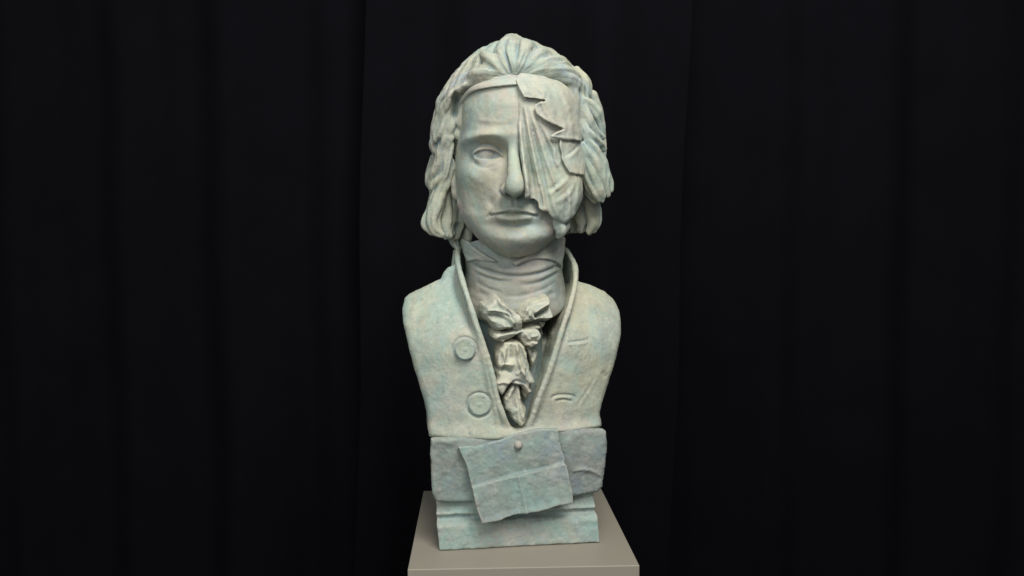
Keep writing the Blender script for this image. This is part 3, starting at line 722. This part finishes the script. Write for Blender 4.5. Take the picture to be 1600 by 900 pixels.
# buttons
def button(px, py, r):
    c = BF.at(px, py, -0.1065); V = []; Q = []
    prof = [(0.0, 0.0016), (0.12, 0.0015), (0.2, 0.0006), (0.4, 0.0008), (0.6, 0.0012), (0.75, 0.0012), (0.85, 0.0016), (0.94, 0.0014), (0.99, 0.0002), (1.0, -0.003), (1.0, -0.008)]
    n = 40
    for j, (q, hgt) in enumerate(prof):
        for i in range(n):
            a = 2 * math.pi * i / n; rr = r * max(q, 0.01) * (1 + 0.03 * math.sin(2 * a + px))
            V.append((rr * math.cos(a), -hgt - 0.0025 + q * (0.0003 * math.sin(5 * a + j) + 0.0003 * math.sin(3 * a + px + 2 * j)), rr * math.sin(a)))
    for j in range(len(prof) - 1):
        for i in range(n): Q.append((j * n + i, j * n + (i + 1) % n, (j + 1) * n + (i + 1) % n, (j + 1) * n + i))
    V = np.array(V)
    o = mesh_from('button', V, np.array(Q), M_COAT, root, 0.0)
    o.location = c; o.rotation_euler = (R(-3), 0, R(-8)); return o
button(727, 546, 0.0148); button(749.5, 632, 0.0158)

# ---- shirt front in the opening
G = Grid((-0.115, -0.095, 0.15), (0.10, -0.03, 0.40), 0.0017)
U, W = G.X[:, 0, :], G.Z[0]
d2 = poly2(U, W, BP([(712, 430), (738, 520), (765, 600), (778, 664), (800, 684), (825, 676), (850, 620), (875, 560), (890, 500), (900, 440), (860, 420), (750, 420)], -0.07))
yfs = -0.066 + 26.0 * np.maximum(np.abs(U - xc + 0.006) - 0.020, 0) ** 2 + 0.035 * sstep(0.30, 0.36, W) - 0.010 * np.exp(-((U - xc) / 0.035) ** 2) - 0.004 * sstep(0.30, 0.18, W) + 0.0015 * noise2(U, W, 35, 41)
yfs = yfs - ridge2(U, W, cp([(752, 500), (770, 560), (784, 640)]), 0.003, 0.002) - ridge2(U, W, cp([(862, 500), (850, 560), (834, 620)]), 0.003, 0.002)
G.F = extrude(G, d2, yfs.astype(f32), -0.04, 0.006).astype(f32)
sculpt('shirt_front', G, M_SHIRT, root, BF, rough=((70, 0.0006, 13),), it=1)

# ---- cravat bow and ruffle: gathered cloth as overlapping puffs, each with its own folds
def puffs(name, lst, tubes, mat, lo, hi, seed, h=0.0012):
    global G
    G = Grid(lo, hi, h); U, W = G.X[:, 0, :], G.Z[0]
    for poly, top, edge, folds in lst:
        m = poly2(U, W, BP(poly, -0.112)) + 0.0016 * noise2(U, W, 85, seed) + 0.0009 * noise2(U, W, 200, seed + 1)
        q = np.clip(-m / (edge * 1e-3), -1.0, 1.0); prof = np.sqrt(np.clip(1 - (1 - np.maximum(q, 0)) ** 2, 0, 1))
        z0 = -0.066; y = z0 + (top * 1e-3 - z0) * prof
        for pts, w, a in folds: y = y - ridge2(U, W, BP(pts, -0.112), w * 1e-3, a * 1e-3, taper=0.12)
        y = y + 0.0016 * noise2(U, W, 90, seed + 2)
        g = np.maximum(y[:, None, :] - G.Y, G.Y + 0.062) * 0.55
        f = smax(g, m[:, None, :] + 0 * G.Y, 0.002)
        G.F = smin(G.F, f.astype(f32), 0.0012)
    for pts, ridges in tubes:
        P = [BF.at(p[0], p[1], p[2] * 1e-3) for p in pts]
        G.tube(P, [p[3] * 1e-3 for p in pts], k=0.002, ridges=ridges, amp=0.14, twist=25)
    sculpt(name, G, mat, root, BF, rough=((90, 0.0009, seed), (220, 0.0005, seed + 1)), it=1)
TAIL = [
 ([(786, 532), (808, 530), (822, 540), (828, 560), (833, 580), (838, 598), (831, 604), (834, 614), (824, 618), (815, 606), (800, 602), (793, 612), (785, 622), (774, 612), (772, 596), (776, 575), (774, 560), (778, 545)], -117, 6,
  [([(806, 536), (812, 570), (828, 600)], 2.2, 5), ([(812, 538), (820, 565), (834, 592)], 2.2, -5), ([(790, 540), (786, 562), (776, 590)], 2.4, 4.5), ([(776, 578), (790, 576), (800, 581)], 3.0, -7),
   ([(776, 570), (788, 568), (802, 570)], 2.6, 3), ([(798, 536), (799, 560)], 2.0, -4), ([(784, 545), (788, 565)], 1.8, 2.5), ([(820, 575), (828, 602)], 1.8, -3.5), ([(806, 585), (814, 579), (818, 588)], 2.4, 3), ([(775, 598), (787, 596), (797, 600)], 2.6, 4),
   ([(798, 600), (806, 594), (822, 600)], 2.0, -4)]),
 ([(822, 540), (838, 550), (846, 556), (840, 575), (834, 584), (828, 566)], -104, 7, [([(828, 548), (834, 575)], 2, 3), ([(834, 550), (838, 570)], 1.6, -3)]),
 ([(804, 596), (814, 604), (818, 625), (826, 645), (824, 662), (816, 670), (806, 664), (797, 650), (788, 640), (786, 622), (794, 608)], -111, 6,
  [([(808, 600), (803, 620), (806, 640)], 2.0, -6), ([(812, 606), (813, 630), (818, 658)], 2.8, 3.5), ([(800, 604), (795, 622), (797, 640)], 2.6, 3), ([(806, 628), (809, 645), (812, 662)], 2.0, 2.0), ([(790, 622), (788, 634)], 2, 2)]),
 ([(820, 604), (834, 612), (832, 622), (824, 634), (816, 618)], -92, 6, []),
]
puffs('cravat_ruffle', TAIL, [], M_BOW, (-0.06, -0.135, 0.155), (0.06, -0.055, 0.345), 51)
BOW = [
 ([(778, 459), (786, 468), (797, 480), (807, 490), (809, 504), (806, 514), (792, 519), (778, 518), (766, 510), (757, 500), (753, 488), (756, 476), (766, 468)], -123, 7,
  [([(778, 462), (790, 478), (804, 492)], 1.8, 5), ([(772, 466), (784, 484), (803, 500)], 2.2, -4), ([(758, 484), (774, 484), (792, 490), (802, 506)], 1.7, 5), ([(760, 492), (776, 492), (790, 500), (800, 512)], 2.2, -4.5),
   ([(760, 500), (776, 502), (792, 512)], 2.8, 2.6), ([(785, 470), (797, 484)], 1.4, -2.5)]),
 ([(818, 478), (830, 468), (846, 464), (858, 463), (862, 470), (860, 480), (867, 490), (866, 499), (856, 502), (842, 503), (830, 505), (816, 505), (811, 494)], -123, 7,
  [([(834, 494), (846, 487), (857, 481)], 2.6, -13), ([(833, 488), (846, 478), (859, 472)], 1.8, 5.5), ([(832, 499), (848, 498), (864, 494)], 1.7, 5.5), ([(820, 482), (826, 495)], 2.6, 3), ([(828, 474), (842, 470), (856, 466)], 2.0, -3), ([(826, 478), (824, 492), (832, 500)], 1.8, -3)]),
 ([(770, 519), (782, 516), (800, 514), (818, 512), (824, 520), (812, 524), (800, 531), (786, 537), (774, 534), (769, 527)], -119, 5.5,
  [([(773, 526), (788, 522), (806, 518)], 2.6, 3.0), ([(776, 531), (790, 530), (802, 525)], 2.0, -3.5), ([(772, 519), (788, 518), (802, 515)], 1.6, -2.5)]),
 ([(814, 514), (826, 508), (840, 506), (850, 508), (846, 516), (849, 524), (845, 534), (838, 544), (830, 548), (820, 542), (812, 532), (809, 522)], -117, 5.5,
  [([(818, 518), (826, 530), (838, 538)], 2.4, 3), ([(824, 512), (838, 514), (846, 518)], 2.2, -6), ([(828, 526), (840, 523)], 2.0, 4), ([(822, 534), (834, 532), (842, 534)], 1.8, -4), ([(816, 526), (822, 538)], 1.6, -2.5)]),
 ([(846, 504), (860, 502), (858, 512), (852, 518), (856, 526), (848, 530), (844, 518)], -100, 5, []),
]
puffs('cravat_bow', BOW, [([(801, 490, -110, 4), (808, 500, -119, 7), (810, 510, -114, 5)], 5)], M_BOW, (-0.075, -0.142, 0.275), (0.075, -0.055, 0.385), 61)

# ---- block, note, stud, plinth
G = Grid((-0.165, -0.145, 0.045), (0.150, 0.075, 0.195), 0.0016)
U, W = G.X[:, 0, :], G.Z[0]
BL = [(671, 682), (690, 681), (780, 680), (822, 671), (900, 669), (940, 668), (946, 672), (946, 700), (944, 735), (941, 760), (932, 768), (893, 773), (820, 779), (738, 783), (690, 783), (679, 780), (675, 768), (673, 740), (671, 710)]
d2 = poly2(U, W, BP(BL, -0.105)) + 0.0009 * noise2(U, W, 50, 71)
yfb = -0.1155 + 0.0022 * noise2(U, W, 22, 72) + 0.0012 * noise2(U, W, 60, 73) + 0.0 * U + 0.05 * np.maximum(0, np.abs(U) - 0.10)
yfb = yfb - ridge2(U, W, BP([(893, 736), (912, 733), (930, 738), (941, 745)], -0.115), 0.003, 0.003) - ridge2(U, W, BP([(680, 686), (720, 700), (716, 712)], -0.115), 0.004, 0.0015)
G.F = extrude(G, d2, yfb.astype(f32), 0.055, 0.006, 0.18).astype(f32)
sculpt('block', G, M_BLOCK, root, BF, rough=((60, 0.0006, 14), (150, 0.0005, 15), (300, 0.0004, 16)), it=1)

G = Grid((-0.108, -0.160, 0.045), (0.088, -0.095, 0.20), 0.0013)
U, W = G.X[:, 0, :], G.Z[0]
NOTE = [(715.5, 698), (745, 697), (780, 688), (810, 678), (840, 671), (871, 671), (874, 684), (877, 700), (882, 717), (880, 722), (884, 726), (888, 748), (892, 762), (893, 781), (868, 785), (840, 793), (800, 800), (775, 808), (752, 812), (747, 800), (742, 785), (737, 762), (735, 752), (729, 728), (722, 712)]
d2 = poly2(U, W, BP(NOTE, -0.124)) + 0.0005 * noise2(U, W, 90, 81)
yn = -0.1225 - 0.10 * (0.175 - W) + 0.0012 * noise2(U, W, 20, 82) + 0.0005 * noise2(U, W, 90, 83)
yn = yn - ridge2(U, W, BP([(736, 757), (765, 750), (796, 741), (840, 733), (882, 722)], -0.124), 0.0032, 0.0, taper=0)
lower = poly2(U, W, BP([(736, 758), (765, 751), (796, 742), (840, 733), (883, 721), (910, 830), (730, 840)], -0.124))
fv, _ = seg2(U, W, smooth_line(BP([(793, 680), (801, 712), (808, 738), (814, 765), (822, 800)], -0.124)))
up_ = sstep(-0.002, 0.002, lower)
yn = yn - 0.0012 * np.exp(-(fv / 0.0028) ** 2) - 0.0034 * np.exp(-fv / 0.014) * (1 - up_) + 0.0030 * np.exp(-fv / 0.010) * up_
rq = poly2(U, W, BP([(808, 738), (900, 715), (900, 830), (826, 830), (814, 765)], -0.124))
yn = yn - (0.0020 + 0.0022 * sstep(0.0, -0.02, rq)) * sstep(0.0009, -0.0009, lower) + 0.0022 * np.exp(-np.maximum(lower, 0) / 0.010) * up_
yn = yn - 0.0035 * np.exp(-((d2 + 0.0) / 0.006) ** 2) * sstep(0.16, 0.10, W)
g = np.maximum(yn[:, None, :] - G.Y, G.Y - (yn[:, None, :] + 0.0085))
low_free = sstep(0.085, 0.070, W)
G.F = smax(g, d2[:, None, :] + 0 * G.Y, 0.002).astype(f32)
note = sculpt('note', G, M_NOTE, root, BF, rough=((120, 0.0006, 17), (260, 0.0004, 18)), it=1)
V = []; Q = []; n = 24; c = BF.at(810, 695.5, -0.1265)
for j in range(9):
    a = math.pi / 2 * j / 8
    for i in range(n): V.append((0.0058 * math.sin(a + 0.03) * math.cos(2 * math.pi * i / n), -0.0055 * math.cos(a), 0.0058 * math.sin(a + 0.03) * math.sin(2 * math.pi * i / n)))
for i in range(n): V.append((0.0058 * math.cos(2 * math.pi * i / n), 0.006, 0.0058 * math.sin(2 * math.pi * i / n)))
for j in range(9):
    for i in range(n): Q.append((j * n + i, j * n + (i + 1) % n, (j + 1) * n + (i + 1) % n, (j + 1) * n + i))
st = mesh_from('stud', np.array(V), np.array(Q), M_STUD, note, 0.0); st.location = c

G = Grid((-0.15, -0.135, -0.006), (0.140, 0.095, 0.085), 0.0016)
U, W = G.X[:, 0, :], G.Z[0]
zz = lambda py: BF.at(810, py, -0.10)[2]
PX0, PX1 = BF.at(683, 800, -0.110)[0], BF.at(932, 800, -0.110)[0]
left = PX0 - 0.0022 + 0.0055 * sstep(zz(790), zz(860), W); right = PX1 + 0.004 * sstep(zz(780), zz(860), W)
side = np.maximum(left - U, U - right) + 0.0007 * noise2(U, W, 70, 91)
prof = np.interp(W, [zz(861), zz(853), zz(812), zz(807), zz(803), zz(799), zz(795), zz(791), zz(770)], [-0.1185, -0.1195, -0.1165, -0.1130, -0.1040, -0.1050, -0.1085, -0.1055, -0.102]) + 0 * U
prof = prof + 0.0009 * noise2(U, W, 15, 92) + 0.0004 * noise2(U, W, 80, 93)
zlim = np.maximum(0.0005 - W, W - 0.078) + 0 * U
d2 = np.maximum(side, zlim)
G.F = extrude(G, d2, prof.astype(f32), 0.07, 0.003, 0.18).astype(f32)
sculpt('base', G, M_BASE, root, BF, rough=((60, 0.0004, 19), (150, 0.0005, 20), (300, 0.0004, 22)), it=1)

# ------------------------------------------------------------------ pedestal
def plain(name, col, rough=0.5, spec=0.4, var=0.06, bump=0.15, scale=30):
    m = bpy.data.materials.new(name); m.use_nodes = True; nt = m.node_tree; b = nt.nodes['Principled BSDF']
    b.inputs['Roughness'].default_value = rough; b.inputs['Specular IOR Level'].default_value = spec
    tc = nt.nodes.new('ShaderNodeTexCoord'); n = nt.nodes.new('ShaderNodeTexNoise'); n.inputs['Scale'].default_value = scale; n.inputs['Detail'].default_value = 8
    nt.links.new(tc.outputs['Object'], n.inputs['Vector'])
    mx = nt.nodes.new('ShaderNodeMix'); mx.data_type = 'RGBA'; nt.links.new(n.outputs[0], mx.inputs[0])
    mx.inputs[6].default_value = (*[c * (1 - var) for c in col], 1); mx.inputs[7].default_value = (*[c * (1 + var) for c in col], 1)
    nt.links.new(mx.outputs[2], b.inputs['Base Color'])
    bp = nt.nodes.new('ShaderNodeBump'); bp.inputs['Strength'].default_value = bump; bp.inputs['Distance'].default_value = 0.001
    n2 = nt.nodes.new('ShaderNodeTexNoise'); n2.inputs['Scale'].default_value = scale * 12; nt.links.new(tc.outputs['Object'], n2.inputs['Vector'])
    nt.links.new(n2.outputs[0], bp.inputs['Height']); nt.links.new(bp.outputs[0], b.inputs['Normal'])
    return m
import bmesh
def slab(name, x0, x1, y0, y1, z0, z1, mat, parent, bev=0.002):
    bm = bmesh.new(); bmesh.ops.create_cube(bm, size=1)
    for v in bm.verts: v.co = Vector(((x0 + x1) / 2 + v.co.x * (x1 - x0), (y0 + y1) / 2 + v.co.y * (y1 - y0), (z0 + z1) / 2 + v.co.z * (z1 - z0)))
    bmesh.ops.bevel(bm, geom=bm.edges[:], offset=bev, segments=3, affect='EDGES', profile=0.5)
    me = bpy.data.meshes.new(name); bm.to_mesh(me); bm.free(); me.materials.append(mat)
    for p in me.polygons: p.use_smooth = False
    o = bpy.data.objects.new(name, me); SC.collection.objects.link(o); o.parent = parent; return o
ped = bpy.data.objects.new('pedestal', None); SC.collection.objects.link(ped); ped.rotation_euler[2] = R(2.55)
ped['label'] = 'square warm grey painted pedestal under the bust, cut off by the lower picture edge'; ped['category'] = 'pedestal'
M_PED = plain('grey_paint', (0.275, 0.250, 0.205), 0.5, 0.35, 0.10, 0.15, 7)
ped.location = (0.0091, -0.0192, -0.9)
slab('top_board', -0.1581, 0.1581, -0.1723, 0.1723, 0.880, 0.900, M_PED, ped, 0.0014)
slab('column', -0.1578, 0.1578, -0.1720, 0.1720, 0.0, 0.8805, M_PED, ped, 0.0010)

# ------------------------------------------------------------------ curtains and floor
def velvet():
    m = plain('black_velvet', (0.0034, 0.0030, 0.0046), 0.95, 0.06, 0.25, 0.3, 9); return m
M_VEL = velvet()
def curtain(name, x0, x1, y, seed, lab, lean=0.0, amp=0.035):
    r = np.random.RandomState(seed); n = 220; m = 40
    xs = np.linspace(x0, x1, n); zs = np.linspace(-0.885, 2.1, m)
    fr = [(r.uniform(18, 30), r.uniform(0, 6), 1.0), (r.uniform(40, 60), r.uniform(0, 6), 0.35), (r.uniform(8, 12), r.uniform(0, 6), 0.8)]
    V = []
    for z in zs:
        for x in xs:
            d = sum(a * math.sin(f_ * (x - x0) + p + 0.25 * z) for f_, p, a in fr) / 2.0
            V.append((x + lean * (z - 0.5) + 0.004 * math.sin(7 * z + seed), y + amp * d * (0.85 + 0.15 * (2.1 - z) / 3), z))
    Q = [(j * n + i, j * n + i + 1, (j + 1) * n + i + 1, (j + 1) * n + i) for j in range(m - 1) for i in range(n - 1)]
    N_ = len(V); V = np.array(V); V2 = V + np.array([0, 0.004, 0]); Vall = np.vstack([V, V2])
    Qb = [(a + N_, d + N_, c + N_, b + N_) for a, b, c, d in Q]
    rim = []
    for j in range(m - 1):
        rim += [(j * n, (j + 1) * n, (j + 1) * n + N_, j * n + N_), ((j + 1) * n - 1, (j + 1) * n - 1 + N_, (j + 2) * n - 1 + N_, (j + 2) * n - 1)]
    o = mesh_from(name, Vall, np.array(Q + Qb + rim), M_VEL)
    o['label'] = lab; o['category'] = 'curtain'; o['group'] = 'black curtains hanging behind the bust'
    return o
curtain('curtain', -0.345, 0.395, 0.60, 1, 'middle black curtain hanging directly behind the bust', lean=0.025)
curtain('curtain', -2.2, -0.30, 0.70, 2, 'black curtain at the left, its edge behind the middle curtain')
curtain('curtain', 0.34, 2.2, 0.72, 3, 'black curtain at the right, its edge behind the middle curtain')
M_FL = plain('dark_floor', (0.03, 0.028, 0.027), 0.5, 0.4, 0.2, 0.2, 5)
fl = slab('floor', -4, 4, -4, 2, -0.95, -0.9, M_FL, None, 0.001); fl['kind'] = 'structure'
del root['_yaw']
print('TRIS', TRIS[0])
